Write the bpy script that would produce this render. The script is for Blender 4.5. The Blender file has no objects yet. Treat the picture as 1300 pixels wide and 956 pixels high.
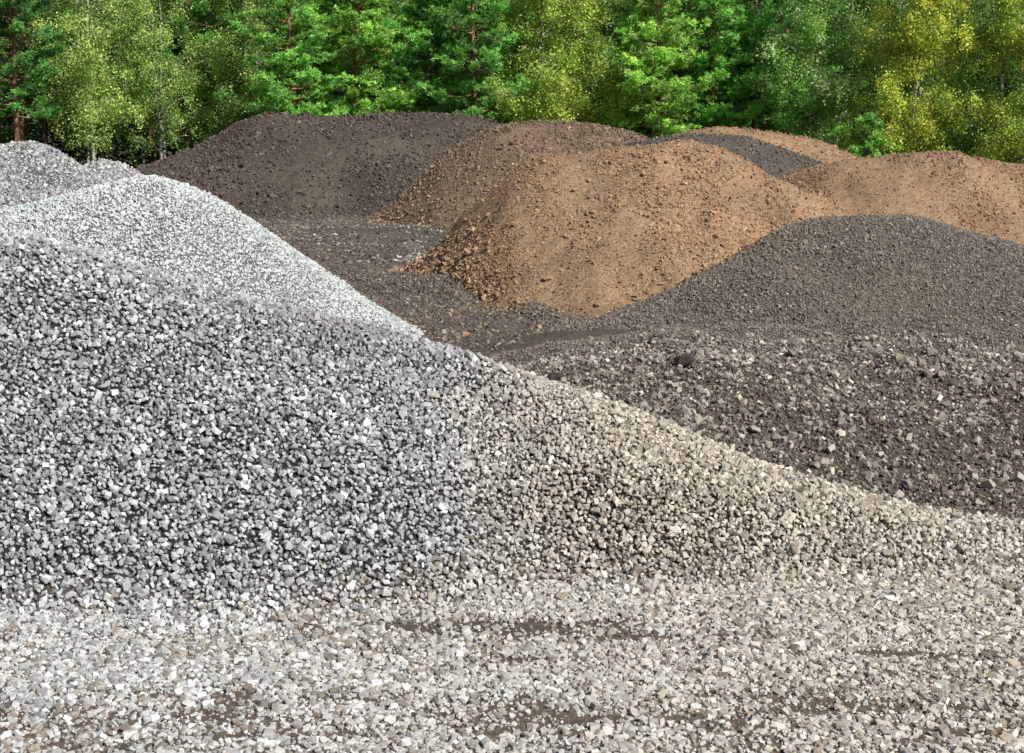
import bpy, bmesh, math, random
import numpy as np
from mathutils import Vector
R = np.random.default_rng(7)
random.seed(7)
scene = bpy.context.scene
COL = scene.collection
CAMH, F, PITCH = 3.0, 1986.0, math.atan((478-170)/1986.0)
cp, sp = math.cos(PITCH), math.sin(PITCH)

# ---------------------------------------------------------------- planning helpers
def ray(px, py):
    u = (px-650)/F; v = (478-py)/F
    return np.array([u, cp+v*sp, -sp+v*cp])
def at(px, py, Y):
    d = ray(px, py); t = Y/d[1]
    return d[0]*t, Y, CAMH+d[2]*t
def proj(x, y, z):
    zz = z-CAMH
    dep = y*cp - zz*sp
    up = y*sp + zz*cp
    dep = np.maximum(dep, .01)
    return 650+F*x/dep, 478-F*up/dep, dep
TAB = R.random((256, 256))
def vnoise(x, y, seed=0):
    x = x+seed*17.31; y = y+seed*9.77
    xi = np.floor(x).astype(np.int64); yi = np.floor(y).astype(np.int64)
    fx = x-xi; fy = y-yi
    fx = fx*fx*(3-2*fx); fy = fy*fy*(3-2*fy)
    a = TAB[xi & 255, yi & 255]; b = TAB[(xi+1) & 255, yi & 255]
    c = TAB[xi & 255, (yi+1) & 255]; d = TAB[(xi+1) & 255, (yi+1) & 255]
    return (a*(1-fx)+b*fx)*(1-fy)+(c*(1-fx)+d*fx)*fy-.5
def fbm(x, y, f, octv=4, seed=0, gain=.5):
    s = 0; a = 1; t = 0
    for k in range(octv):
        s = s+a*vnoise(x*f, y*f, seed+k*3); t += a; a *= gain; f *= 2.03
    return s/t*2      # about -1..1
def sstep(a, b, x):
    t = np.clip((x-a)/(b-a), 0, 1); return t*t*(3-2*t)

def make_mesh(name, verts, tris, cols=None, smooth=False, nv=3):
    me = bpy.data.meshes.new(name)
    verts = np.asarray(verts, np.float32); tris = np.asarray(tris, np.int32)
    me.vertices.add(len(verts)); me.vertices.foreach_set('co', verts.ravel())
    me.loops.add(tris.size); me.loops.foreach_set('vertex_index', tris.ravel())
    me.polygons.add(len(tris))
    me.polygons.foreach_set('loop_start', np.arange(0, tris.size, nv, dtype=np.int32))
    me.polygons.foreach_set('loop_total', np.full(len(tris), nv, np.int32))
    me.polygons.foreach_set('use_smooth', np.full(len(tris), bool(smooth)))
    if cols is not None:
        a = me.attributes.new('Col', 'FLOAT_COLOR', 'POINT')
        c = np.ones((len(verts), 4), np.float32); c[:, :3] = cols
        a.data.foreach_set('color', c.ravel())
    me.update(calc_edges=True)
    return me
def link(name, me, mat, parent=None):
    o = bpy.data.objects.new(name, me); COL.objects.link(o)
    if mat and not me.materials: me.materials.append(mat)
    if parent: o.parent = parent
    return o
def tag(o, label=None, cat=None, group=None, kind=None):
    if label: o['label'] = label
    if cat: o['category'] = cat
    if group: o['group'] = group
    if kind: o['kind'] = kind
    return o
def empty(name, loc=(0, 0, 0)):
    o = bpy.data.objects.new(name, None); COL.objects.link(o); o.location = loc
    o.empty_display_size = .3
    return o

# ---------------------------------------------------------------- materials
def new_mat(name):
    m = bpy.data.materials.new(name); m.use_nodes = True
    nt = m.node_tree; nt.nodes.clear()
    return m, nt, nt.nodes, nt.links
def attr_mat(name, nscale=50, lo=.65, hi=1.3, bump=.4, bdist=.01, rough=.9):
    m, nt, N, L = new_mat(name)
    out = N.new('ShaderNodeOutputMaterial'); b = N.new('ShaderNodeBsdfPrincipled')
    b.inputs['Roughness'].default_value = rough
    b.inputs['Specular IOR Level'].default_value = .25
    a = N.new('ShaderNodeAttribute'); a.attribute_name = 'Col'
    tc = N.new('ShaderNodeTexCoord'); n = N.new('ShaderNodeTexNoise')
    n.inputs['Scale'].default_value = nscale; n.inputs['Detail'].default_value = 5
    n.inputs['Roughness'].default_value = .7
    mr = N.new('ShaderNodeMapRange'); mr.inputs['From Min'].default_value = .3; mr.inputs['From Max'].default_value = .7
    mr.inputs['To Min'].default_value = lo; mr.inputs['To Max'].default_value = hi
    mx = N.new('ShaderNodeVectorMath'); mx.operation = 'SCALE'
    L.new(tc.outputs['Object'], n.inputs['Vector']); L.new(n.outputs['Fac'], mr.inputs['Value'])
    L.new(a.outputs['Color'], mx.inputs[0]); L.new(mr.outputs['Result'], mx.inputs['Scale'])
    L.new(mx.outputs['Vector'], b.inputs['Base Color'])
    bp = N.new('ShaderNodeBump'); bp.inputs['Strength'].default_value = bump; bp.inputs['Distance'].default_value = bdist
    L.new(n.outputs['Fac'], bp.inputs['Height']); L.new(bp.outputs['Normal'], b.inputs['Normal'])
    L.new(b.outputs['BSDF'], out.inputs['Surface'])
    return m
def leaf_mat(name, trans=.4):
    m, nt, N, L = new_mat(name)
    out = N.new('ShaderNodeOutputMaterial')
    a = N.new('ShaderNodeAttribute'); a.attribute_name = 'Col'
    oi = N.new('ShaderNodeObjectInfo')
    hs = N.new('ShaderNodeHueSaturation')
    m1 = N.new('ShaderNodeMapRange'); m1.inputs['To Min'].default_value = .485; m1.inputs['To Max'].default_value = .515
    m2 = N.new('ShaderNodeMapRange'); m2.inputs['To Min'].default_value = 1.15; m2.inputs['To Max'].default_value = .85
    L.new(oi.outputs['Random'], m1.inputs['Value']); L.new(oi.outputs['Random'], m2.inputs['Value'])
    L.new(m1.outputs['Result'], hs.inputs['Hue']); L.new(m2.outputs['Result'], hs.inputs['Value'])
    L.new(a.outputs['Color'], hs.inputs['Color'])
    d = N.new('ShaderNodeBsdfPrincipled'); d.inputs['Roughness'].default_value = .5
    d.inputs['Specular IOR Level'].default_value = .3
    t = N.new('ShaderNodeBsdfTranslucent'); mx = N.new('ShaderNodeMixShader'); mx.inputs[0].default_value = trans
    L.new(hs.outputs['Color'], d.inputs['Base Color']); L.new(hs.outputs['Color'], t.inputs['Color'])
    L.new(d.outputs['BSDF'], mx.inputs[1]); L.new(t.outputs['BSDF'], mx.inputs[2])
    L.new(mx.outputs['Shader'], out.inputs['Surface'])
    return m
def bark_mat(name, c1, c2, scale, zs, lo=.45, hi=.6):
    m, nt, N, L = new_mat(name)
    out = N.new('ShaderNodeOutputMaterial'); b = N.new('ShaderNodeBsdfPrincipled'); b.inputs['Roughness'].default_value = .9
    tc = N.new('ShaderNodeTexCoord'); mp = N.new('ShaderNodeMapping'); mp.inputs['Scale'].default_value = (1, 1, zs)
    n = N.new('ShaderNodeTexNoise'); n.inputs['Scale'].default_value = scale; n.inputs['Detail'].default_value = 6
    r = N.new('ShaderNodeValToRGB'); r.color_ramp.elements[0].position = lo; r.color_ramp.elements[1].position = hi
    r.color_ramp.elements[0].color = (*c1, 1); r.color_ramp.elements[1].color = (*c2, 1)
    bp = N.new('ShaderNodeBump'); bp.inputs['Distance'].default_value = .03
    L.new(tc.outputs['Object'], mp.inputs['Vector']); L.new(mp.outputs['Vector'], n.inputs['Vector'])
    L.new(n.outputs['Fac'], r.inputs['Fac']); L.new(r.outputs['Color'], b.inputs['Base Color'])
    L.new(n.outputs['Fac'], bp.inputs['Height']); L.new(bp.outputs['Normal'], b.inputs['Normal'])
    L.new(b.outputs['BSDF'], out.inputs['Surface'])
    return m
M_STONE = attr_mat('crushed_stone', 45, .75, 1.2, .5, .008, .88)
M_FARSTONE = attr_mat('crushed_stone_small', 25, .75, 1.2, .3, .01, .92)
M_SOIL = attr_mat('soil_surface', 22, .45, 1.5, 1.0, .04, .97)
M_LEAF = leaf_mat('leaf', .38); M_NEEDLE = leaf_mat('needles', .28)
M_PINEBARK = bark_mat('pine_bark', (.12, .06, .038), (.42, .22, .12), 6, .4)
M_BIRCHBARK = bark_mat('birch_bark', (.03, .028, .025), (.42, .41, .36), 3, 2.5, .40, .52)

# ---------------------------------------------------------------- heap height fields
class Pile:
    def __init__(s, pts, slope=.62, r0=.5, seed=0, lump=.12, lf=.5, fine=.03, ff=3., toe=.14, gully=None, side=None):
        P = sorted([(at(*p)[0], at(*p)[2], p[2]) for p in pts])
        X = np.array([p[0] for p in P]); Z = np.array([p[1] for p in P]); Y = np.array([p[2] for p in P])
        s.slope = slope; s.side = side or slope; s.Hmax = Z.max()
        e0 = (Z[0]+.8)/s.side; e1 = (Z[-1]+.8)/s.side
        X = np.r_[X[0]-e0, X, X[-1]+e1]; Z = np.r_[-.8, Z, -.8]; Y = np.r_[Y[0], Y, Y[-1]]
        s.gx = np.linspace(X[0], X[-1], 600)
        gz = np.interp(s.gx, X, Z); gy = np.interp(s.gx, X, Y)
        w = 600*.012*1.0; k = np.exp(-.5*(np.arange(-30, 31)/w)**2); k /= k.sum()
        s.gz = np.convolve(np.pad(gz, 30, mode='edge'), k, 'valid'); s.gy = np.convolve(np.pad(gy, 30, mode='edge'), k, 'valid')
        s.r0 = r0; s.seed = seed; s.lump = lump; s.lf = lf; s.fine = fine; s.ff = ff; s.toe = toe; s.gully = gully
        s.x0, s.x1 = X[0], X[-1]
        run = s.Hmax/slope+2.2
        s.y0 = s.gy.min()-run; s.y1 = s.gy.max()+run
    def h(s, x, y):
        zc = np.interp(x, s.gx, s.gz); yc = np.interp(x, s.gx, s.gy)
        wob = fbm(x, y, .45, 2, s.seed+40)*.35
        d = y-yc+wob*np.clip(np.abs(y-yc)/1.5, 0, 1)
        r = s.r0+np.clip(s.Hmax-zc, 0, 10)/s.side*.8
        raw = zc-s.slope*(np.sqrt(d*d+r*r)-r)
        raw = raw+s.lump*fbm(x, y, s.lf, 3, s.seed)*np.clip(raw+.3, 0, 1)
        if s.gully: raw = raw-s.gully(x, y)
        hh = .5*(raw+np.sqrt(raw*raw+s.toe**2))-.05
        return hh+s.fine*fbm(x, y, s.ff, 4, s.seed+11, .65)*sstep(-.045, .15, hh)
    def yc(s, x): return np.interp(x, s.gx, s.gy)

def ground_h(x, y):
    r = np.clip(y/90, 0, 1)
    return .018*fbm(x, y, 1.2, 3, 77)+.10*fbm(x, y, .16, 2, 78)*sstep(14, 30, y)+.06*fbm(x, y, 1.1, 4, 79, .6)*sstep(16, 24, y)*sstep(75, 60, y)-.01

def fg_gully(x, y):
    xc = -.15+(12.4-y)*.16
    return .26*np.exp(-((x-xc)/.5)**2)*sstep(12.6, 11.4, y)*sstep(9.4, 10.4, y)
P = {}
P['front'] = Pile([(-260, 262, 13.3), (-120, 275, 13.1), (0, 300, 12.9), (110, 320, 12.8), (300, 370, 12.7), (420, 398, 12.6), (540, 428, 12.6), (640, 460, 12.5), (740, 500, 12.4),
                   (860, 546, 12.2), (1000, 604, 11.9), (1150, 648, 11.6), (1300, 680, 11.4), (1480, 705, 11.2)], .74, .35, 1, .12, .7, .02, 4, .14, fg_gully)
P['light'] = Pile([(-260, 250, 21), (-120, 256, 21), (0, 262, 21.3), (60, 250, 21.5), (130, 231, 21.8), (195, 219, 22), (250, 233, 22), (320, 277, 22.4), (386, 323, 22.8), (443, 367, 23.2), (503, 408, 23.8)], .66, .5, 2, .10, .5, .02)
P['farleft'] = Pile([(-150, 215, 37), (-60, 192, 37), (0, 186, 37.5), (35, 178, 38), (62, 184, 38), (98, 207, 38.5), (140, 240, 39)], .64, .5, 3, .12, .4, .03)
P['tiny'] = Pile([(95, 216, 46), (114, 205, 46), (135, 201, 46), (160, 209, 46), (190, 230, 46)], .6, .5, 4, .06)
P['darkback'] = Pile([(60, 258, 66), (165, 217, 66), (215, 197, 66), (265, 178, 66), (312, 150, 66), (350, 141, 66), (450, 144, 66), (560, 141, 66), (605, 147, 66), (650, 162, 66), (720, 200, 66)], .56, 1.2, 5, .35, .3, .04, 1.6)
P['brown'] = Pile([(480, 272, 57), (515, 243, 56.5), (560, 205, 56), (610, 171, 56), (650, 155, 56), (700, 152, 56), (750, 154, 56), (812, 170, 56), (900, 215, 56)], .56, 1.0, 6, .30, .35, .04, 1.8)
P['orange'] = Pile([(522, 335, 34), (560, 303, 33.2), (600, 263, 32.5), (650, 215, 32), (690, 190, 31.8), (750, 180, 31.5), (850, 177, 31.2), (885, 182, 31), (920, 196, 31), (960, 218, 31), (1010, 239, 31), (1080, 275, 31)], .56, .9, 7, .24, .7, .07, 1.7)
P['darksmall'] = Pile([(780, 186, 43), (835, 172, 43), (885, 165, 43), (940, 171, 43), (990, 187, 43), (1050, 207, 43), (1110, 240, 43)], .58, .8, 8, .10)
P['orangefar'] = Pile([(820, 190, 53), (865, 166, 53), (905, 159, 53), (970, 163, 53), (1030, 174, 53), (1083, 196, 53), (1120, 225, 53)], .56, 1, 9, .15)
P['orangeright'] = Pile([(900, 280, 37), (960, 238, 36.5), (1010, 216, 36), (1060, 202, 36), (1110, 195, 36), (1200, 193, 36), (1300, 204, 36), (1420, 215, 36), (1560, 250, 36)], .56, .9, 10, .22, .6, .05, 1.8)
P['greyright'] = Pile([(705, 428, 23.6), (780, 399, 24), (850, 368, 24.3), (920, 330, 24.6), (980, 295, 24.8), (1030, 277, 25), (1090, 271, 25), (1170, 273, 25), (1230, 291, 25), (1300, 309, 25), (1420, 345, 25), (1560, 390, 25)], .58, .7, 11, .10, .6, .02, 4)
P['rubble'] = Pile([(610, 482, 17.2), (700, 456, 17.8), (800, 441, 18.4), (900, 428, 19.0), (960, 423, 19.2), (1100, 422, 19.4), (1250, 429, 19.2), (1300, 434, 19), (1420, 440, 19), (1560, 470, 19)], .115, 2.2, 12, .24, .6, .07, 3, .12, None, .5)
P['lowdark'] = Pile([(440, 345, 31), (520, 346, 30), (600, 350, 29), (660, 366, 27.5), (700, 395, 25.5)], .30, .6, 13, .12, .6, .06, 3)
def others_h(x, y, me=None):
    g = ground_h(x, y)
    for k, p in P.items():
        if k != me: g = np.maximum(g, p.h(x, y))
    return g

# ---------------------------------------------------------------- stones
def hull(p):
    bm = bmesh.new()
    for q in p: bm.verts.new(q)
    bmesh.ops.convex_hull(bm, input=bm.verts)
    loose = [v for v in bm.verts if not v.link_faces]
    bmesh.ops.delete(bm, geom=loose, context='VERTS')
    bmesh.ops.triangulate(bm, faces=bm.faces[:])
    bmesh.ops.recalc_face_normals(bm, faces=bm.faces[:])
    bm.verts.index_update()
    V = np.array([v.co[:] for v in bm.verts]); T = np.array([[v.index for v in f.verts] for f in bm.faces])
    bm.free(); return V, T
def rock_template(npts, seed, flat=1.0):
    rs = np.random.default_rng(seed)
    e = np.array([1., rs.uniform(.62, .9), rs.uniform(.42, .75)*flat])
    p = rs.normal(size=(npts, 3)); p /= np.linalg.norm(p, axis=1)[:, None]
    return hull(p*rs.uniform(.8, 1.05, (npts, 1))*e*.5)
def chip_template(seed, extra=2, chunky=0.):
    # broken block: corners of a skewed box knocked in at random, a couple of corners split off
    rs = np.random.default_rng(seed)
    e = np.array([1., rs.uniform(.62, .92), rs.uniform(.45+.1*chunky, .8)])
    c = np.array([[x, y, z] for x in (-1, 1) for y in (-1, 1) for z in (-1, 1)], float)
    c *= rs.uniform(.38, .97-.1*chunky, c.shape)
    ex = rs.normal(size=(extra, 3)); ex /= np.linalg.norm(ex, axis=1)[:, None]
    p = np.concatenate([c, ex*1.04])*e*.5
    sh = np.eye(3); k = 1-.5*chunky; sh[0, 1] = rs.normal(0, .25*k); sh[1, 2] = rs.normal(0, .2*k); sh[0, 2] = rs.normal(0, .2*k)
    return hull(p@sh)
TMP_HI = [chip_template(100+i, 1+i % 4, .5) for i in range(36)]
TMP_LO = [chip_template(300+i, 0) for i in range(16)]
def rand_rot(n, flat=False):
    if flat:
        a = R.uniform(0, 2*np.pi, n); tx = R.normal(0, .3, n); ty = R.normal(0, .3, n)
        q = np.stack([np.cos(a/2), tx/2, ty/2, np.sin(a/2)], 1)
    else: q = R.normal(size=(n, 4))
    q /= np.linalg.norm(q, axis=1)[:, None]
    w, x, y, z = q.T
    return np.stack([1-2*(y*y+z*z), 2*(x*y-z*w), 2*(x*z+y*w), 2*(x*y+z*w), 1-2*(x*x+z*z), 2*(y*z-x*w), 2*(x*z-y*w), 2*(y*z+x*w), 1-2*(x*x+y*y)], 1).reshape(n, 3, 3)
def stones_mesh(name, pos, size, col, tmps, flat=False):
    n = len(pos); Rm = rand_rot(n, flat); which = R.integers(0, len(tmps), n)
    VV = []; FF = []; CC = []; off = 0
    for k, (V, T) in enumerate(tmps):
        i = np.where(which == k)[0]
        if not len(i): continue
        v = np.einsum('nij,vj->nvi', Rm[i], V)*size[i][:, None, None]+pos[i][:, None, :]
        f = T[None]+(off+np.arange(len(i))*len(V))[:, None, None]
        VV.append(v.reshape(-1, 3)); FF.append(f.reshape(-1, 3)); CC.append(np.repeat(col[i], len(V), 0))
        off += len(i)*len(V)
    return make_mesh(name, np.concatenate(VV), np.concatenate(FF), np.concatenate(CC))
def thin_out(x, y, cell):
    # drop stones whose neighbour cell is already taken, so gaps stay between those that remain
    key = np.floor(x/cell).astype(np.int64)*100003+np.floor(y/cell).astype(np.int64)
    _, first = np.unique(key, return_index=True)
    m = np.zeros(len(x), bool); m[first] = True
    return m
def scatter(key, n, size_fn, col_fn, dens_fn=None, sink=.15, back=.8, lift=.0, thin=0):
    p = P[key]; xs = []; ys = []; zs = []; tot = 0
    for _ in range(40):
        m = n*2
        x = R.uniform(p.x0, p.x1, m); y = R.uniform(p.y0, p.gy.max()+back, m)
        z = p.h(x, y)
        a, b, d = proj(x, y, z)
        ok = (z > -.02) & (a > -150) & (a < 1450) & (b > -60) & (b < 1080) & (y < p.yc(x)+back)
        if dens_fn is not None: ok &= R.random(m) < dens_fn(x, y, z)
        x, y, z = x[ok], y[ok], z[ok]
        ok = z > others_h(x, y, key)-.02
        xs.append(x[ok]); ys.append(y[ok]); zs.append(z[ok]); tot += ok.sum()
        if tot >= n: break
    x, y, z = [np.concatenate(q)[:n] for q in (xs, ys, zs)]
    if thin:
        m = thin_out(x, y, thin); x, y, z = x[m], y[m], z[m]
    s = size_fn(len(x), x, y, z); c = col_fn(len(x), x, y, z)
    pos = np.stack([x, y, z+s*(sink+R.uniform(-.15, .25, len(x)))+lift], 1)
    return pos, s, np.clip(c, .004, .9)
def lognorm(n, mean, sig, lo, hi): return np.clip(mean*np.exp(R.normal(0, sig, n)), lo, hi)
def tone(n, base, sig=.25, hue=.05):
    g = np.exp(R.normal(0, sig, n))[:, None]; w = R.normal(0, hue*.6, n)   # warmer or cooler, never pink or green
    t = np.exp(np.stack([w, w*.1, -w], 1))
    return np.array(base)[None]*g*t
def mix(a, b, t): return a*(1-t[:, None])+b*t[:, None]

def heap_mesh(key, step, col_fn, stepy=None):
    p = P[key]; stepy = stepy or step
    gx = np.arange(p.x0, p.x1, step); gy = np.arange(p.y0, p.y1, stepy)
    X, Y = np.meshgrid(gx, gy); Z = p.h(X, Y)
    idx = np.arange(X.size).reshape(X.shape)
    q = np.stack([idx[:-1, :-1], idx[:-1, 1:], idx[1:, 1:], idx[1:, :-1]], -1).reshape(-1, 4)
    keep = (Z.ravel()[q] > -.044).any(1); q = q[keep]
    used = np.unique(q); re = np.full(X.size, -1); re[used] = np.arange(len(used))
    V = np.stack([X.ravel(), Y.ravel(), Z.ravel()], 1)[used]
    C = np.clip(col_fn(len(V), V[:, 0], V[:, 1], V[:, 2]), .004, .9)
    return make_mesh('heap_surface', V, re[q], C, True, 4)

def pile_thing(key, name, label, cat, step, base_fn, parts, group=None, stepy=None):
    p = P[key]
    root = empty(name, (0, 0, 0)); tag(root, label, cat, group)
    xm = p.gx[np.argmax(p.gz)]; ym = float(p.yc(xm))
    root.location = (xm, ym, 0)
    hp = link('heap', heap_mesh(key, step, base_fn, stepy), M_SOIL, root)
    hp.location = (-xm, -ym, 0)
    pos = np.concatenate([a[0] for a in parts]); s = np.concatenate([a[1] for a in parts]); c = np.concatenate([a[2] for a in parts])
    hi = key in ('front', 'light', 'rubble')
    g = link('loose_stones' if 'gravel' in name else 'loose_clods', stones_mesh('stones', pos, s, c, TMP_HI if hi else TMP_LO), M_STONE if hi else M_FARSTONE, root)
    g.location = (-xm, -ym, 0); g['kind'] = 'stuff'
    return root

COOL = np.array((.385, .402, .405)); WARM = np.array((.47, .42, .35)); DUST = np.array((.20, .162, .13)); PALE = np.array((.60, .64, .625))
ORANGE = np.array((.40, .26, .152)); GREYD = np.array((.205, .178, .15))
def near_col(n, x, y):
    t = sstep(-2.5, 3, x)
    c = mix(tone(n, (.50, .50, .48), .28, .03), tone(n, (.50, .46, .40), .25, .04), t)
    d = R.random(n) < .15+.45*sstep(.1, .6, fbm(x, y*1.5, .9, 3, 66))
    c[d] *= np.array((.58, .52, .46))
    return c
def near_dens(x, y):
    wx = x+.5*fbm(x, y, .9, 2, 91); wy = y+.12*fbm(x, y, 2.1, 2, 92)
    g1 = (1.3*np.exp(-((wx+.05)/1.2)**2-((wy-9.35)/.17)**2)+1.0*np.exp(-((wx-1.0)/.8)**2-((wy-9.1)/.10)**2)
          + .9*np.exp(-((wx-2.6)/.9)**2-((wy-8.75)/.10)**2)+.9*np.exp(-((wx+2.6)/.9)**2-((wy-8.62)/.08)**2)+.9*np.exp(-((wx-.2)/.6)**2-((wy-8.65)/.09)**2)
          + .6*sstep(8.35, 8.1, wy))
    bare = sstep(.35, .95, fbm(x*.8, y*2.2, 2.4, 4, 61, .65)*.55+g1)
    return np.clip(1-.9*bare, 0, 1)
def front_dens(x, y, z): return np.maximum(near_dens(x, y), sstep(.10, .26, z))
def c_front(n, x, y, z):
    t = sstep(-1.3, .9, x+fbm(x, y, .8, 3, 5)*.5)
    c = mix(tone(n, COOL, .32, .02), tone(n, WARM, .26, .035), t)  # shaded left and sunny right of the heap tinted into the stone colours
    d = 1.15*np.exp(-((x+1.0)/1.0)**2-((z-1.65)/.33)**2)+.4*sstep(.25, .7, fbm(x, y, .9, 3, 9))
    c = mix(c, tone(n, DUST, .3, .06), np.clip(d*(.5+R.random(n)*.6), 0, 1)*.75)
    w = R.random(n) < .10
    c[w] *= 1.35
    # the foot of the heap is trodden into the pale gravel of the yard
    low = R.random(n) < sstep(.28, .0, z+.10*fbm(x, y, 1.3, 3, 67))
    c[low] = near_col(n, x, y)[low]
    return c
def c_light(n, x, y, z): return mix(tone(n, PALE, .20, .02), tone(n, (.52, .555, .545), .22, .02), sstep(-.3, .5, fbm(x, y, .5, 3, 21)))
front = pile_thing('front', 'gravel_pile', 'large crushed grey gravel pile filling the foreground, its ridge sloping down to the right', 'gravel pile', .07,
    lambda n, x, y, z: mix(tone(n, (.035, .032, .028), .15, .02), tone(n, (.15, .12, .095), .15, .02), sstep(.22, .0, z)),  # near-black upper surface paints the shade between stones; the foot is brown dirt
    [scatter('front', 120000, lambda n, x, y, z: lognorm(n, .0395, .26, .024, .085), c_front, front_dens, .36, .5, 0, .0325),
     scatter('front', 30000, lambda n, x, y, z: lognorm(n, .028, .25, .016, .045), lambda n, x, y, z: c_front(n, x, y, z)*.55, front_dens, -.1, .5)])  # sunken filler in darkened stone colour, painting deeper shade into the gaps
light = pile_thing('light', 'gravel_pile', 'pale grey gravel cone directly behind the left end of the foreground gravel ridge', 'gravel pile', .12,
    lambda n, x, y, z: tone(n, (.17, .175, .175), .15, .02),
    [scatter('light', 115000, lambda n, x, y, z: lognorm(n, .039, .28, .024, .08), c_light, None, .2, .5, 0, .032)])
pile_thing('farleft', 'gravel_pile', 'distant grey gravel pile at the left edge of the photo below the pines', 'gravel pile', .2,
    lambda n, x, y, z: tone(n, (.12, .12, .115), .15, .02),
    [scatter('farleft', 26000, lambda n, x, y, z: lognorm(n, .055, .35, .035, .14), lambda n, x, y, z: tone(n, (.38, .38, .365), .36), None, .2, .5)])
pile_thing('tiny', 'gravel_pile', 'smallest pale gravel pile, peeking over the pale cone beside the dark soil pile', 'gravel pile', .2,
    lambda n, x, y, z: tone(n, (.24, .24, .24), .15, .02),
    [scatter('tiny', 6000, lambda n, x, y, z: lognorm(n, .07, .3, .04, .15), lambda n, x, y, z: tone(n, (.52, .52, .50), .25), None, .15, .5)])
pile_thing('darkback', 'soil_pile', 'broad dark brown soil pile with a long flat top in front of the pines', 'soil pile', .2,
    lambda n, x, y, z: tone(n, (.095, .078, .062), .12, .02)*(1+.45*fbm(x, y, .5, 3, 31))[:, None],
    [scatter('darkback', 24000, lambda n, x, y, z: lognorm(n, .065, .45, .035, .28), lambda n, x, y, z: tone(n, (.115, .096, .077), .35), lambda x, y, z: .3+.7*sstep(-.3, .3, fbm(x, y, .5, 3, 32)), .1, .5)])
pile_thing('brown', 'soil_pile', 'mid brown soil pile between the long dark pile and the big orange pile', 'soil pile', .18,
    lambda n, x, y, z: tone(n, (.20, .14, .095), .12, .02)*(1+.35*fbm(x, y, .5, 3, 33))[:, None],
    [scatter('brown', 14000, lambda n, x, y, z: lognorm(n, .06, .4, .03, .24), lambda n, x, y, z: tone(n, (.215, .155, .108), .35), lambda x, y, z: .3+.7*sstep(-.3, .3, fbm(x, y, .5, 3, 34)), .1, .5)])
def c_orange(n, x, y, z):
    c = tone(n, ORANGE, .10, .03)*(1+.22*fbm(x, y, .7, 4, 35))[:, None]
    run = fbm(x*1.6, y*.45, 1.1, 4, 36, .6)          # darker streaks run down the slope
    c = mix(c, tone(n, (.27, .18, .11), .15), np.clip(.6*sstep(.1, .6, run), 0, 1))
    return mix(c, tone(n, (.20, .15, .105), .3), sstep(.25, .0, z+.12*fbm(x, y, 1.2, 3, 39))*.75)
def orange_size(n, x, y, z):
    foot = sstep(1.1, .2, z)*sstep(.5, -2.2, x)
    return lognorm(n, .022, .55, .010, .12)*(1+1.0*foot)
def c_orclod(n, x, y, z):
    c = c_orange(n, x, y, z)*np.exp(R.normal(-.04, .18, n))[:, None]
    d = R.random(n) < .03; c[d] *= .6
    return c
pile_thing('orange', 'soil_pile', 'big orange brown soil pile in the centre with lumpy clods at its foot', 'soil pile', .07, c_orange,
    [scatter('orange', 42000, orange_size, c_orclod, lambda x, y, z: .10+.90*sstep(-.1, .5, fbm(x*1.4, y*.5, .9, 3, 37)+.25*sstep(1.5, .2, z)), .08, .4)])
pile_thing('darksmall', 'soil_pile', 'small dark grey pile peeking out behind the right shoulder of the big orange pile', 'soil pile', .14,
    lambda n, x, y, z: tone(n, (.12, .10, .082), .12, .02),
    [scatter('darksmall', 9000, lambda n, x, y, z: lognorm(n, .05, .35, .03, .12), lambda n, x, y, z: tone(n, (.155, .13, .107), .3), None, .1, .4)])
pile_thing('orangefar', 'soil_pile', 'farthest orange brown soil pile, a low strip under the birches', 'soil pile', .16,
    lambda n, x, y, z: c_orange(n, x, y, z)*.9,
    [scatter('orangefar', 5000, lambda n, x, y, z: lognorm(n, .055, .35, .03, .14), lambda n, x, y, z: c_orange(n, x, y, z)*.9, None, .1, .4)])
pile_thing('orangeright', 'soil_pile', 'orange brown soil pile at the right edge behind the dark grey fine gravel pile', 'soil pile', .10, lambda n, x, y, z: c_orange(n, x, y, z)*.92,
    [scatter('orangeright', 20000, lambda n, x, y, z: lognorm(n, .028, .5, .014, .12), lambda n, x, y, z: c_orclod(n, x, y, z)*.92,
             lambda x, y, z: .12+.88*sstep(-.1, .5, fbm(x*1.4, y*.5, .9, 3, 38)), .05, .4)])
def c_grey(n, x, y, z):
    t = sstep(-.4, .9, fbm(x, y, .6, 3, 41)+.4*sstep(1.1, 1.6, z)-.1)
    return mix(tone(n, GREYD, .30, .03), tone(n, (.225, .188, .15), .28, .04), t)
pile_thing('greyright', 'gravel_pile', 'dark grey fine gravel pile with a rounded top on the right', 'gravel pile', .07,
    lambda n, x, y, z: c_grey(n, x, y, z)*.75,
    [scatter('greyright', 66000, lambda n, x, y, z: lognorm(n, .025, .38, .013, .075), c_grey, None, .15, .4)])
def stones_patch(x, y, z):
    top = .5*sstep(16.3, 17.6, y)+.6*sstep(2.6, .6, x)
    bare = .25*sstep(2.6, 3.8, x)*sstep(15.5, 14, y)
    return np.clip(.22+.7*sstep(.0, .8, fbm(x, y, 1.9, 4, 43, .7)+.32*top-bare), .03, 1)*sstep(20., 18.0, y+.7*fbm(x, y, 1, 2, 45))
def c_rub(n, x, y, z):
    return mix(tone(n, (.15, .127, .105), .40, .04), c_grey(n, x, y, z), sstep(16.5, 19.0, y+1.4*fbm(x, y, .6, 3, 46)))
def c_rubstone(n, x, y, z):
    c = tone(n, (.30, .272, .232), .34, .05); w = R.random(n) < .16; c[w] *= 1.4
    return c
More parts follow.
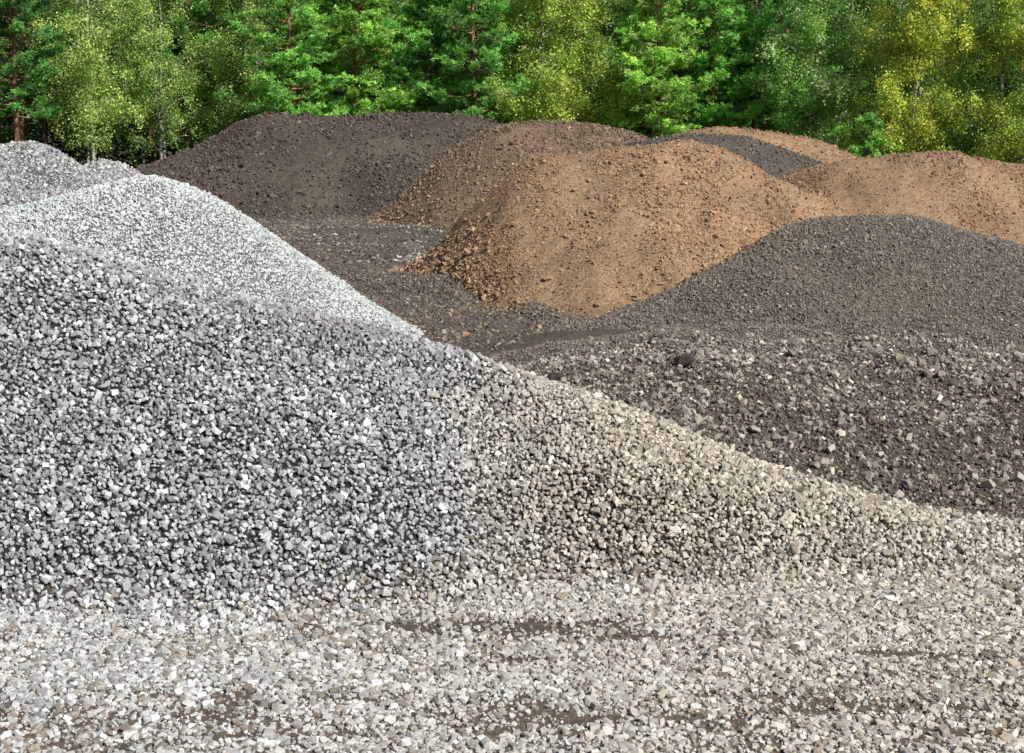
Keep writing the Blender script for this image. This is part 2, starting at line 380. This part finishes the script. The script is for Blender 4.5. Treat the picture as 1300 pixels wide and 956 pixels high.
pile_thing('rubble', 'gravel_pile', 'low dark earthy gravel slope mixed with pale stones, in front of the dark grey pile', 'gravel pile', .06,
    lambda n, x, y, z: tone(n, (.11, .092, .075), .15, .02)*(1+.3*fbm(x, y, 1., 3, 44))[:, None],
    [scatter('rubble', 90000, lambda n, x, y, z: lognorm(n, .023, .42, .010, .08), c_rub, None, .12, 3.5),
     scatter('rubble', 13000, lambda n, x, y, z: lognorm(n, .037, .45, .018, .13), c_rubstone, stones_patch, .15, .8)])
pile_thing('lowdark', 'gravel_pile', 'low dark gravel mound at the left foot of the big orange pile', 'gravel pile', .10,
    lambda n, x, y, z: tone(n, (.12, .10, .083), .15, .02),
    [scatter('lowdark', 16000, lambda n, x, y, z: lognorm(n, .032, .4, .016, .11), lambda n, x, y, z: tone(n, (.16, .137, .115), .4), None, .1, .6)])

# ---------------------------------------------------------------- ground
xs = np.unique(np.r_[np.linspace(-1500, -40, 16), np.linspace(-40, -8, 70), np.linspace(-8, 8, 220), np.linspace(8, 40, 50), np.linspace(40, 1500, 16)])
ys = np.unique(np.r_[np.linspace(-800, 0, 14), np.linspace(0, 6, 14), np.linspace(6, 14, 130), np.linspace(14, 70, 460), np.linspace(70, 140, 40), np.linspace(140, 3000, 18)])
X, Y = np.meshgrid(xs, ys); Z = ground_h(X, Y)
idx = np.arange(X.size).reshape(X.shape)
q = np.stack([idx[:-1, :-1], idx[:-1, 1:], idx[1:, 1:], idx[1:, :-1]], -1).reshape(-1, 4)
def pale_streak(x, y):
    s = .5*sstep(.2, .55, fbm(x*.3, y, .35, 3, 52))*sstep(30, 38, y)
    s = np.maximum(s, np.exp(-((y-49-.25*x)/1.6)**2)*sstep(-.2, .35, fbm(x, y, .5, 3, 53)))
    return s*sstep(60, 54, y)
def c_ground(n, x, y, z):
    c = tone(n, (.13, .108, .088), .10, .02)*(1+.4*fbm(x, y, .5, 4, 51))[:, None]
    c = mix(c, tone(n, (.165, .125, .095), .1, .02), sstep(11, 8, y))
    return mix(c, tone(n, (.06, .09, .03), .2, .05), sstep(70, 80, y))
V = np.stack([X.ravel(), Y.ravel(), Z.ravel()], 1)
g = link('ground', make_mesh('ground', V, q, np.clip(c_ground(len(V), V[:, 0], V[:, 1], V[:, 2]), .01, .9), True, 4), M_SOIL)
tag(g, 'bare brown dirt ground of the gravel yard', 'ground', kind='structure')

def ground_scatter(n, xr, yr, size_fn, col_fn, dens):
    x = R.uniform(*xr, n*4); y = R.uniform(*yr, n*4)
    ok = R.random(len(x)) < dens(x, y); x, y = x[ok], y[ok]; z = ground_h(x, y)
    a, b, d = proj(x, y, z); ok = (a > -150) & (a < 1450) & (b < 1150)
    x, y, z = x[ok], y[ok], z[ok]
    ph = np.full(len(x), -1.)
    for p in P.values(): ph = np.maximum(ph, p.h(x, y))
    ok = ph < z+.03; x, y, z = x[ok][:n], y[ok][:n], np.maximum(z, ph)[ok][:n]
    s = size_fn(len(x)); return np.stack([x, y, z+s*.12], 1), s, np.clip(col_fn(len(x), x, y), .005, .9)
a1 = ground_scatter(34000, (-6.5, 6.5), (6.2, 11.3), lambda n: lognorm(n, .032, .38, .014, .08), near_col, near_dens)
a2 = ground_scatter(36000, (-6.5, 6.5), (6.2, 11.3), lambda n: lognorm(n, .015, .35, .008, .030), near_col, lambda x, y: near_dens(x, y)*.85+.15)
st = link('scattered_gravel', stones_mesh('scattered', np.concatenate([a1[0], a2[0]]), np.r_[a1[1], a2[1]], np.concatenate([a1[2], a2[2]]), TMP_HI, True), M_STONE)
tag(st, 'loose pale gravel strewn over the dirt along the bottom of the photo', 'gravel', kind='stuff')
def mid_col(n, x, y):
    c = tone(n, (.155, .132, .11), .38, .04)
    p = R.random(n) < pale_streak(x, y)*.8
    c[p] = tone(n, (.46, .45, .42), .28, .03)[p]
    return c
a3 = ground_scatter(30000, (-10, 6), (14, 36), lambda n: lognorm(n, .034, .45, .018, .13), mid_col, lambda x, y: np.clip(.5+fbm(x*.4, y, .5, 3, 63), 0, 1))
a4 = ground_scatter(34000, (-16, 4), (33, 64), lambda n: lognorm(n, .052, .45, .03, .24), mid_col, lambda x, y: np.clip(.4+fbm(x*.4, y, .4, 3, 64)+.4*pale_streak(x, y), 0, 1))
def crumb_dens(x, y):
    h = P['orange'].h(x, y)
    h2 = P['orange'].h(x, y+1.0)
    return np.clip(.05*(h > -.05)+.8*sstep(.1, .6, h2)*(h < .05), 0, 1)
st = link('yard_gravel', stones_mesh('yard', np.concatenate([a3[0], a4[0]]), np.r_[a3[1], a4[1]], np.concatenate([a3[2], a4[2]]), TMP_LO, True), M_FARSTONE)
tag(st, 'fine stones and crumbs littering the dark ground between the piles', 'gravel', kind='stuff')
# crumbs that rolled off the orange heap onto the dark earth around its foot
m = 60000
x = R.uniform(-3.5, 6, m); y = R.uniform(23, 34, m)
ok = R.random(m) < crumb_dens(x, y); x, y = x[ok][:5000], y[ok][:5000]; z = others_h(x, y)
s = lognorm(len(x), .034, .5, .016, .14)
st = link('fallen_crumbs', stones_mesh('crumbs', np.stack([x, y, z+s*.15], 1), s, np.clip(tone(len(x), (.27, .185, .115), .35, .05), .01, .9), TMP_LO, True), M_FARSTONE)
tag(st, 'brown crumbs of soil rolled out around the foot of the big orange pile', 'soil crumbs', kind='stuff')

# ---------------------------------------------------------------- single stones that stand out
def hit(px, py):
    d = ray(px, py); t = np.arange(6, 80, .01)
    x = d[0]*t; y = d[1]*t; z = CAMH+d[2]*t
    w = np.where(others_h(x, y) > z)[0]
    i = w[0] if len(w) else -1
    return np.array([x[i], y[i], z[i]])
M_BIG = attr_mat('boulder_stone', 30, .6, 1.35, .8, .012, .9)
def big_stone(name, px, py, w, col, label, cat, seed, flat=.8):
    p = hit(px, py); size = w*p[1]/F
    rs = np.random.default_rng(seed)
    V, T = rock_template(18, seed, flat)
    bm = bmesh.new(); vs = [bm.verts.new(v*size*1.15) for v in V]
    for t in T: bm.faces.new([vs[i] for i in t])
    bmesh.ops.bevel(bm, geom=bm.edges[:], offset=size*.02, segments=1, affect='EDGES')
    bmesh.ops.triangulate(bm, faces=bm.faces[:])
    bmesh.ops.subdivide_edges(bm, edges=bm.edges[:], cuts=1)
    for v in bm.verts: v.co += Vector(rs.normal(0, size*.008, 3))
    me = bpy.data.meshes.new(name); bm.to_mesh(me); bm.free()
    a = me.attributes.new('Col', 'FLOAT_COLOR', 'POINT')
    a.data.foreach_set('color', np.tile(np.array([*col, 1], np.float32), len(me.vertices)))
    o = link(name, me, M_BIG); o.location = p+np.array([0, 0, size*.25])
    o.rotation_euler = (rs.normal(0, .25), rs.normal(0, .25), rs.uniform(-.6, .6))
    tag(o, label, cat)
BS = [(868, 466, 30, (.05, .042, .038), 'black angular clod on the crest of the earthy pile mixed with pale stones', 'clod'),
      (703, 484, 22, (.06, .05, .045), 'dark clod on the middle of the foreground ridge line', 'clod'),
      (893, 548, 18, (.08, .068, .06), 'small dark clod on the foreground ridge below the black angular clod', 'clod'),
      (1113, 594, 24, (.16, .16, .13), 'olive grey angular stone on the lower right of the dark earthy slope', 'stone'),
      (550, 507, 22, (.42, .39, .33), 'large beige stone high on the middle of the foreground gravel slope', 'stone'),
      (268, 553, 18, (.45, .47, .47), 'large pale grey stone on the left face of the foreground gravel pile', 'stone'),
      (594, 324, 15, (.36, .23, .135), 'orange soil lump at the left foot of the big orange pile', 'clod'),
      (566, 333, 16, (.30, .20, .12), 'brown soil lump at the far left tip of the big orange pile', 'clod'),
      (695, 356, 14, (.34, .22, .135), 'orange soil lump low on the front of the big orange pile', 'clod'),
      (1008, 440, 20, (.22, .20, .175), 'flat grey slab of stone near the crest of the earthy pile', 'stone'),
      (1050, 428, 15, (.42, .40, .35), 'pale chunk of stone just right of the flat grey slab', 'stone'),
      (958, 549, 18, (.40, .37, .32), 'beige stone at the edge where foreground gravel meets dark earth', 'stone'),
      (1141, 632, 18, (.46, .42, .36), 'pale beige stone on the foreground ridge below the olive grey stone', 'stone'),
      (620, 668, 20, (.40, .36, .30), 'sandy stone in the dip in the middle of the foreground gravel', 'stone'),
      (1237, 668, 18, (.48, .44, .38), 'pale stone near the right edge of the foreground gravel', 'stone')]
for i, (px, py, w, c, lab, cat) in enumerate(BS):
    big_stone('soil_clod' if cat == 'clod' else 'loose_stone', px, py, w, c, lab, cat, 500+i)

# ---------------------------------------------------------------- trees
def tubes_mesh(tubes, sides=6):
    VV = []; FF = []; off = 0
    for pts, rad in tubes:
        pts = np.array(pts); n = len(pts); sd = sides if rad[0] > .05 else 4
        d = np.gradient(pts, axis=0); d /= np.linalg.norm(d, axis=1)[:, None]+1e-9
        ref = np.array([1., 0, 0]) if abs(d[0][2]) > .7 else np.array([0, 0, 1.])
        u = np.cross(d, ref); u /= np.linalg.norm(u, axis=1)[:, None]+1e-9; v = np.cross(d, u)
        a = np.arange(sd)*2*np.pi/sd
        ring = pts[:, None]+np.array(rad)[:, None, None]*(np.cos(a)[None, :, None]*u[:, None]+np.sin(a)[None, :, None]*v[:, None])
        VV.append(ring.reshape(-1, 3))
        i = np.arange(n-1)[:, None]*sd; j = np.arange(sd)[None]; j2 = (j+1) % sd
        FF.append(np.stack([i+j, i+j2, i+sd+j2, i+sd+j], -1).reshape(-1, 4)+off); off += n*sd
    return make_mesh('wood', np.concatenate(VV), np.concatenate(FF), None, True, 4)
def curve(p0, p1, sag, n, rs, wob):
    t = np.linspace(0, 1, n)[:, None]
    c = p0*(1-t)+p1*t; c[:, 2] += sag*(4*t*(1-t))[:, 0]
    w = rs.normal(0, wob, (n, 3)); w[0] = 0; return c+w
def leaf_quads(cen, size, asp, col, rs, upbias=.4):
    n = len(cen)
    nrm = rs.normal(size=(n, 3)); nrm[:, 2] = np.abs(nrm[:, 2])+upbias; nrm /= np.linalg.norm(nrm, axis=1)[:, None]
    r = rs.normal(size=(n, 3)); u = np.cross(nrm, r); u /= np.linalg.norm(u, axis=1)[:, None]; v = np.cross(nrm, u)
    a = u*size[:, None]*.5; b = v*size[:, None]*.5*asp
    V = np.stack([cen-a, cen-b*.9, cen+a, cen+b*.9], 1).reshape(-1, 3)
    return V, np.arange(n*4).reshape(-1, 4), np.repeat(col, 4, 0)
def pine_meshes(seed, H, start, rad, base, dens=1.0, open_=0.):
    rs = np.random.default_rng(seed)
    tr = curve(np.array([0, 0, -.2]), np.array([rs.normal(0, .3), rs.normal(0, .3), H]), 0, 12, rs, .05)
    trr = np.linspace(.17, .02, 12); tubes = [(tr, trr)]
    cen = []; bri = []; z = start
    while z < H-.3:
        t = (z-start)/(H-start); R0 = rad*(1-t)**.7*(.6+.4*min(1, t*5))+.25
        nb = rs.integers(4, 7); a0 = rs.uniform(0, 6.28)
        for b in range(nb):
            # ragged outline: some limbs reach well past their neighbours
            L = R0*rs.choice([rs.uniform(.4, .8), rs.uniform(.8, 1.3)]); a = a0+b*6.28/nb+rs.normal(0, .35)
            c0 = np.array([np.interp(z, tr[:, 2], tr[:, 0]), np.interp(z, tr[:, 2], tr[:, 1]), z+rs.normal(0, .2)])
            rise = L*(rs.uniform(-.05, .35)+.4*t)
            c1 = c0+np.array([math.cos(a)*L, math.sin(a)*L, rise])
            bc = curve(c0, c1, -.10*L, 6, rs, .04); tubes.append((bc, np.linspace(.03+.008*L, .008, 6)))
            bb = rs.uniform(.55, 1.45)
            ng = max(2, int(8*L*dens))
            ug = rs.uniform(.3+.2*open_, 1.05, ng)
            gp = np.stack([np.interp(ug, np.linspace(0, 1, 6), bc[:, i]) for i in range(3)], 1)
            side = rs.normal(0, 1, ng)*.25*L*(1.15-ug*.8); perp = np.array([-math.sin(a), math.cos(a), 0])
            gp = gp+perp*side[:, None]; gp[:, 2] += np.abs(rs.normal(0, .08, ng))
            gb = rs.uniform(.65, 1.35, ng)
            for k in range(ng):
                m = 8
                pp = gp[k]+rs.normal(0, 1, (m, 3))*np.array([.12, .12, .08])
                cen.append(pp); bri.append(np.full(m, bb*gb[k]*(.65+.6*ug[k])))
        z += rs.uniform(.36, .66)*(1+.4*open_)
    cen = np.concatenate(cen); bri = np.concatenate(bri); n = len(cen)
    K = 8
    d = rs.normal(size=(n, K, 3)); d[..., 2] = d[..., 2]*.7+.55; d /= np.linalg.norm(d, axis=2)[..., None]
    ln = rs.uniform(.09, .18, (n, K, 1)); sd = np.cross(d, rs.normal(size=(n, K, 3))); sd /= np.linalg.norm(sd, axis=2)[..., None]
    c = cen[:, None]
    V = np.stack([c-sd*.018, c+sd*.018, c+d*ln+sd*.010, c+d*ln-sd*.010], 2).reshape(-1, 3)
    Fc = np.arange(n*K*4).reshape(-1, 4)
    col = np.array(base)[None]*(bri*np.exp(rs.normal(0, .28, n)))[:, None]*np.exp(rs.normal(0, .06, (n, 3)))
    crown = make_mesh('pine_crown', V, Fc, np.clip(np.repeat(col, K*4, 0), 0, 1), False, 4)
    return tubes_mesh(tubes), crown
def birch_meshes(seed, H, start, rad, base, alt, altf, leaves=15000, stems=1, lsz=1.):
    rs = np.random.default_rng(seed); tubes = []; cen = []; bri = []
    for s_ in range(stems):
        off = np.array([rs.normal(0, .3), rs.normal(0, .3), -.2])*(1 if stems > 1 else 0)
        off[2] = -.2
        top = np.array([rs.normal(0, .9), rs.normal(0, .9), H*rs.uniform(.85, 1)])
        tr = curve(off, top, 0, 12, rs, .08); tubes.append((tr, np.linspace(.11, .015, 12)))
        nb = int(62/stems)
        for b in range(nb):
            t = rs.uniform(0, 1)**1.0; z = start+(top[2]-start)*t*.97
            c0 = np.array([np.interp(z, tr[:, 2], tr[:, i]) for i in range(3)])
            L = rad*(math.sin(min(1, .25+t*1.1)*math.pi*.82)**.7+.12)*rs.uniform(.4, 1.25); a = rs.uniform(0, 6.28)
            rise = L*rs.uniform(.1, .7)
            c1 = c0+np.array([math.cos(a)*L, math.sin(a)*L, rise])
            bc = curve(c0, c1, .12*L, 7, rs, .05); tubes.append((bc, np.linspace(.03, .006, 7)))
            nc = max(3, int(L*3.0))
            for k in range(nc):
                u = rs.uniform(.15, 1.05); p = np.array([np.interp(u, np.linspace(0, 1, 7), bc[:, i]) for i in range(3)])
                p = p+rs.normal(0, .28, 3)
                tw = p+np.array([rs.normal(0, .25), rs.normal(0, .25), -rs.uniform(.1, .5)])
                cen.append((p+tw)/2); bri.append(rs.uniform(.5, 1.45))
    cen = np.array(cen); bri = np.array(bri)
    w = rs.integers(0, len(cen), leaves)
    g = rs.normal(0, 1, (leaves, 3))*np.array([.21, .21, .23])
    c = cen[w]+g; n = leaves
    cA = np.array(base)[None]; cB = np.array(alt)[None]
    am = rs.random(len(cen))[w]*.5+rs.random(n)*.5 < altf
    col = np.where(am[:, None], cB, cA)*(bri[w]*np.exp(rs.normal(0, .38, n)))[:, None]*np.exp(rs.normal(0, .06, (n, 3)))
    V, Fc, C = leaf_quads(c, rs.uniform(.08, .165, n)*lsz, .75, col, rs, .05)
    return tubes_mesh(tubes), make_mesh('leaf_crown', V, Fc, np.clip(C, 0, 1), False, 4)
PG = (.26, .54, .11); PD = (.15, .33, .08)
KINDS = {}
KINDS['pineA'] = ('pine_tree', pine_meshes(1, 13, .8, 3.2, PG), M_PINEBARK, M_NEEDLE)
KINDS['pineB'] = ('pine_tree', pine_meshes(2, 14, 1.0, 3.0, (.29, .55, .11)), M_PINEBARK, M_NEEDLE)
KINDS['pineC'] = ('pine_tree', pine_meshes(3, 17, 4.2, 2.6, PD, .9, .8), M_PINEBARK, M_NEEDLE)
KINDS['pineD'] = ('pine_tree', pine_meshes(4, 16, 2.3, 2.6, (.21, .44, .10), .8, .7), M_PINEBARK, M_NEEDLE)
KINDS['young'] = ('pine_tree', pine_meshes(5, 4.6, .3, 1.1, (.26, .50, .10), 1.8), M_PINEBARK, M_NEEDLE)
KINDS['birchG'] = ('birch_tree', birch_meshes(11, 14, .9, 3.1, (.38, .56, .10), (.54, .64, .14), .35, 46000), M_BIRCHBARK, M_LEAF)
KINDS['birchL'] = ('birch_tree', birch_meshes(12, 15, 2.2, 3.0, (.34, .54, .13), (.46, .62, .18), .4, 30000, 2, .9), M_BIRCHBARK, M_LEAF)
KINDS['birchY'] = ('birch_tree', birch_meshes(13, 13, .6, 3.3, (.66, .68, .10), (.40, .56, .10), .52, 50000, 2), M_BIRCHBARK, M_LEAF)
KINDS['birchB'] = ('birch_tree', birch_meshes(14, 13, .6, 3.1, (.40, .66, .13), (.78, .86, .42), .34, 48000), M_BIRCHBARK, M_LEAF)  # leaf highlights put in as a pale second leaf colour
KINDS['birchD'] = ('birch_tree', birch_meshes(15, 16, 1.8, 2.8, (.22, .39, .08), (.34, .50, .12), .3, 28000), M_BIRCHBARK, M_LEAF)
def tree(kind, x, y, rz, sc, label, group=None):
    nm, (tm, cm), bark, leaf = KINDS[kind]
    o = empty(nm, (x, y, float(ground_h(np.array([x]), np.array([y]))[0])-.05)); o.rotation_euler = (0, 0, rz); o.scale = (sc, sc, sc)
    tag(o, label, 'tree', group)
    link('trunk', tm, bark, o); link('crown', cm, leaf, o)
    return o
FRONT = [('pineC', 27, 78, 1.0, 'tall pine with a bare reddish trunk at the left edge of the photo'),
         ('birchL', 125, 80, 1.0, 'soft yellow green birch right of the bare reddish pine trunk'),
         ('birchL', 212, 83, .95, 'second soft yellow green birch from the left, above the tiny gravel pile'),
         ('birchD', 288, 88, 1.05, 'dark green birch in the shade between the soft green birches and the bright pines'),
         ('pineA', 372, 80, 1.0, 'bright green bushy pine above the left end of the long dark pile'),
         ('pineB', 455, 81, 1.05, 'bright green pine above the middle of the long dark pile'),
         ('pineA', 545, 82, 1.0, 'bright green pine above the right end of the long dark pile'),
         ('pineD', 604, 79, 1.0, 'slender darker pine with visible trunk just left of the yellow green birches'),
         ('birchG', 672, 79, 1.0, 'yellow green birch above the brown soil pile, left of its pair'),
         ('birchG', 752, 81, 1.05, 'yellow green birch above the brown soil pile, right of its pair'),
         ('pineB', 835, 79, 1.0, 'bright green pine directly above the top of the big orange pile'),
         ('pineA', 900, 82, 1.0, 'bright green pine above the dark grey pile behind the orange one'),
         ('pineD', 953, 84, 1.0, 'thin dull pine squeezed in left of the fresh green birch'),
         ('birchB', 1020, 77, 1.0, 'fresh green birch with pale glinting leaves left of the yellowing birches'),
         ('birchY', 1155, 76, .95, 'yellowing birch with dense leaves on the right, nearest the fresh green birch'),
         ('birchY', 1265, 75, 1.0, 'yellowing birch at the right edge of the photo'),
         ('young', 1088, 74, .86, 'young pine sapling in front of the gap beside the yellowing birches'),
         ('young', 293, 74, .62, 'tiny young pine poking up behind the long dark pile')]
for i, (k, px, Y, sc, lab) in enumerate(FRONT):
    tree(k, (px-650)*Y/F, Y, i*1.7, sc, lab)
rr = random.Random(3)
for row, (Y, n, half) in enumerate([(88, 18, 38), (94, 21, 42), (101, 22, 46), (108, 22, 50)]):
    for i in range(n):
        x = -half+2*half*(i+.5)/n+rr.uniform(-1.2, 1.2)
        k = rr.choice(['pineC', 'pineD', 'pineA', 'birchD', 'pineA', 'birchD', 'birchL', 'pineB'])
        if -34 < x < -18 and row < 3: k = rr.choice(['pineC', 'pineC', 'birchL'])     # high crowns over bare trunks on the left
        pine = k.startswith('pine')
        tree(k, x, Y+rr.uniform(-2, 2), rr.uniform(0, 6.28), rr.uniform(.95, 1.25),
             'pine tree deep in the woods behind the front row of trees' if pine else 'birch tree deep in the woods behind the front row of trees',
             'pines deep in the woods' if pine else 'birches deep in the woods')
for side in (-1, 1):
    for j in range(4):
        tree(['birchL', 'pineA', 'pineD', 'birchY'][j], side*(31+j*4.5), 79+j*1.3, j, 1.0, 'tree of the forest edge outside the sides of the view', 'forest edge trees beyond the sides of the view')
rs = np.random.default_rng(9)
n = 130000
c = np.stack([rs.uniform(-62, 62, n), rs.uniform(113, 128, n), 21*rs.random(n)**1.25], 1)
V, Fc, C = leaf_quads(c, rs.uniform(.3, .6, n), .8, np.array([.04, .085, .024])[None]*np.exp(rs.normal(0, .3, (n, 1))), rs)
tag(link('distant_woodland', make_mesh('woods', V, Fc, C, False, 4), M_LEAF), 'dense dark green mass of woodland behind all the separate trees', 'woodland', kind='stuff')
n = 34000
c = np.stack([rs.uniform(-42, 42, n), rs.uniform(76, 92, n), np.abs(rs.normal(0, .5, n))], 1)
c[:, 2] *= 1+1.2*np.clip(fbm(c[:, 0], c[:, 1], .25, 3, 71), 0, 1)
V, Fc, C = leaf_quads(c, rs.uniform(.12, .24, n), .5, np.array([.20, .30, .06])[None]*np.exp(rs.normal(0, .35, (n, 1))), rs)
tag(link('undergrowth', make_mesh('brush', V, Fc, C, False, 4), M_LEAF), 'low green brush growing at the feet of the trees', 'undergrowth', kind='stuff')

# ---------------------------------------------------------------- camera and light
cam = bpy.data.cameras.new('camera'); co = bpy.data.objects.new('camera', cam); COL.objects.link(co)
co.location = (0, 0, CAMH); co.rotation_euler = (math.pi/2-PITCH, 0, 0)
cam.sensor_width = 36; cam.lens = F/1300*36; cam.clip_end = 6000; scene.camera = co
EL, AZ = math.radians(43), math.radians(134)
sd = Vector((math.sin(AZ)*math.cos(EL), math.cos(AZ)*math.cos(EL), math.sin(EL)))
sun = bpy.data.lights.new('sun', 'SUN'); sun.energy = 5.0; sun.angle = math.radians(.5); sun.color = (1, .97, .91)
so = bpy.data.objects.new('sun', sun); COL.objects.link(so); so.rotation_euler = sd.to_track_quat('Z', 'Y').to_euler()
w = bpy.data.worlds.new('World'); scene.world = w; w.use_nodes = True
nt = w.node_tree; bg = nt.nodes['Background']; sky = nt.nodes.new('ShaderNodeTexSky'); sky.sky_type = 'NISHITA'
sky.sun_disc = False; sky.sun_elevation = EL; sky.sun_rotation = AZ
nt.links.new(sky.outputs['Color'], bg.inputs['Color']); bg.inputs['Strength'].default_value = .06
scene.view_settings.view_transform = 'Standard'; scene.view_settings.look = 'None'; scene.view_settings.exposure = 0
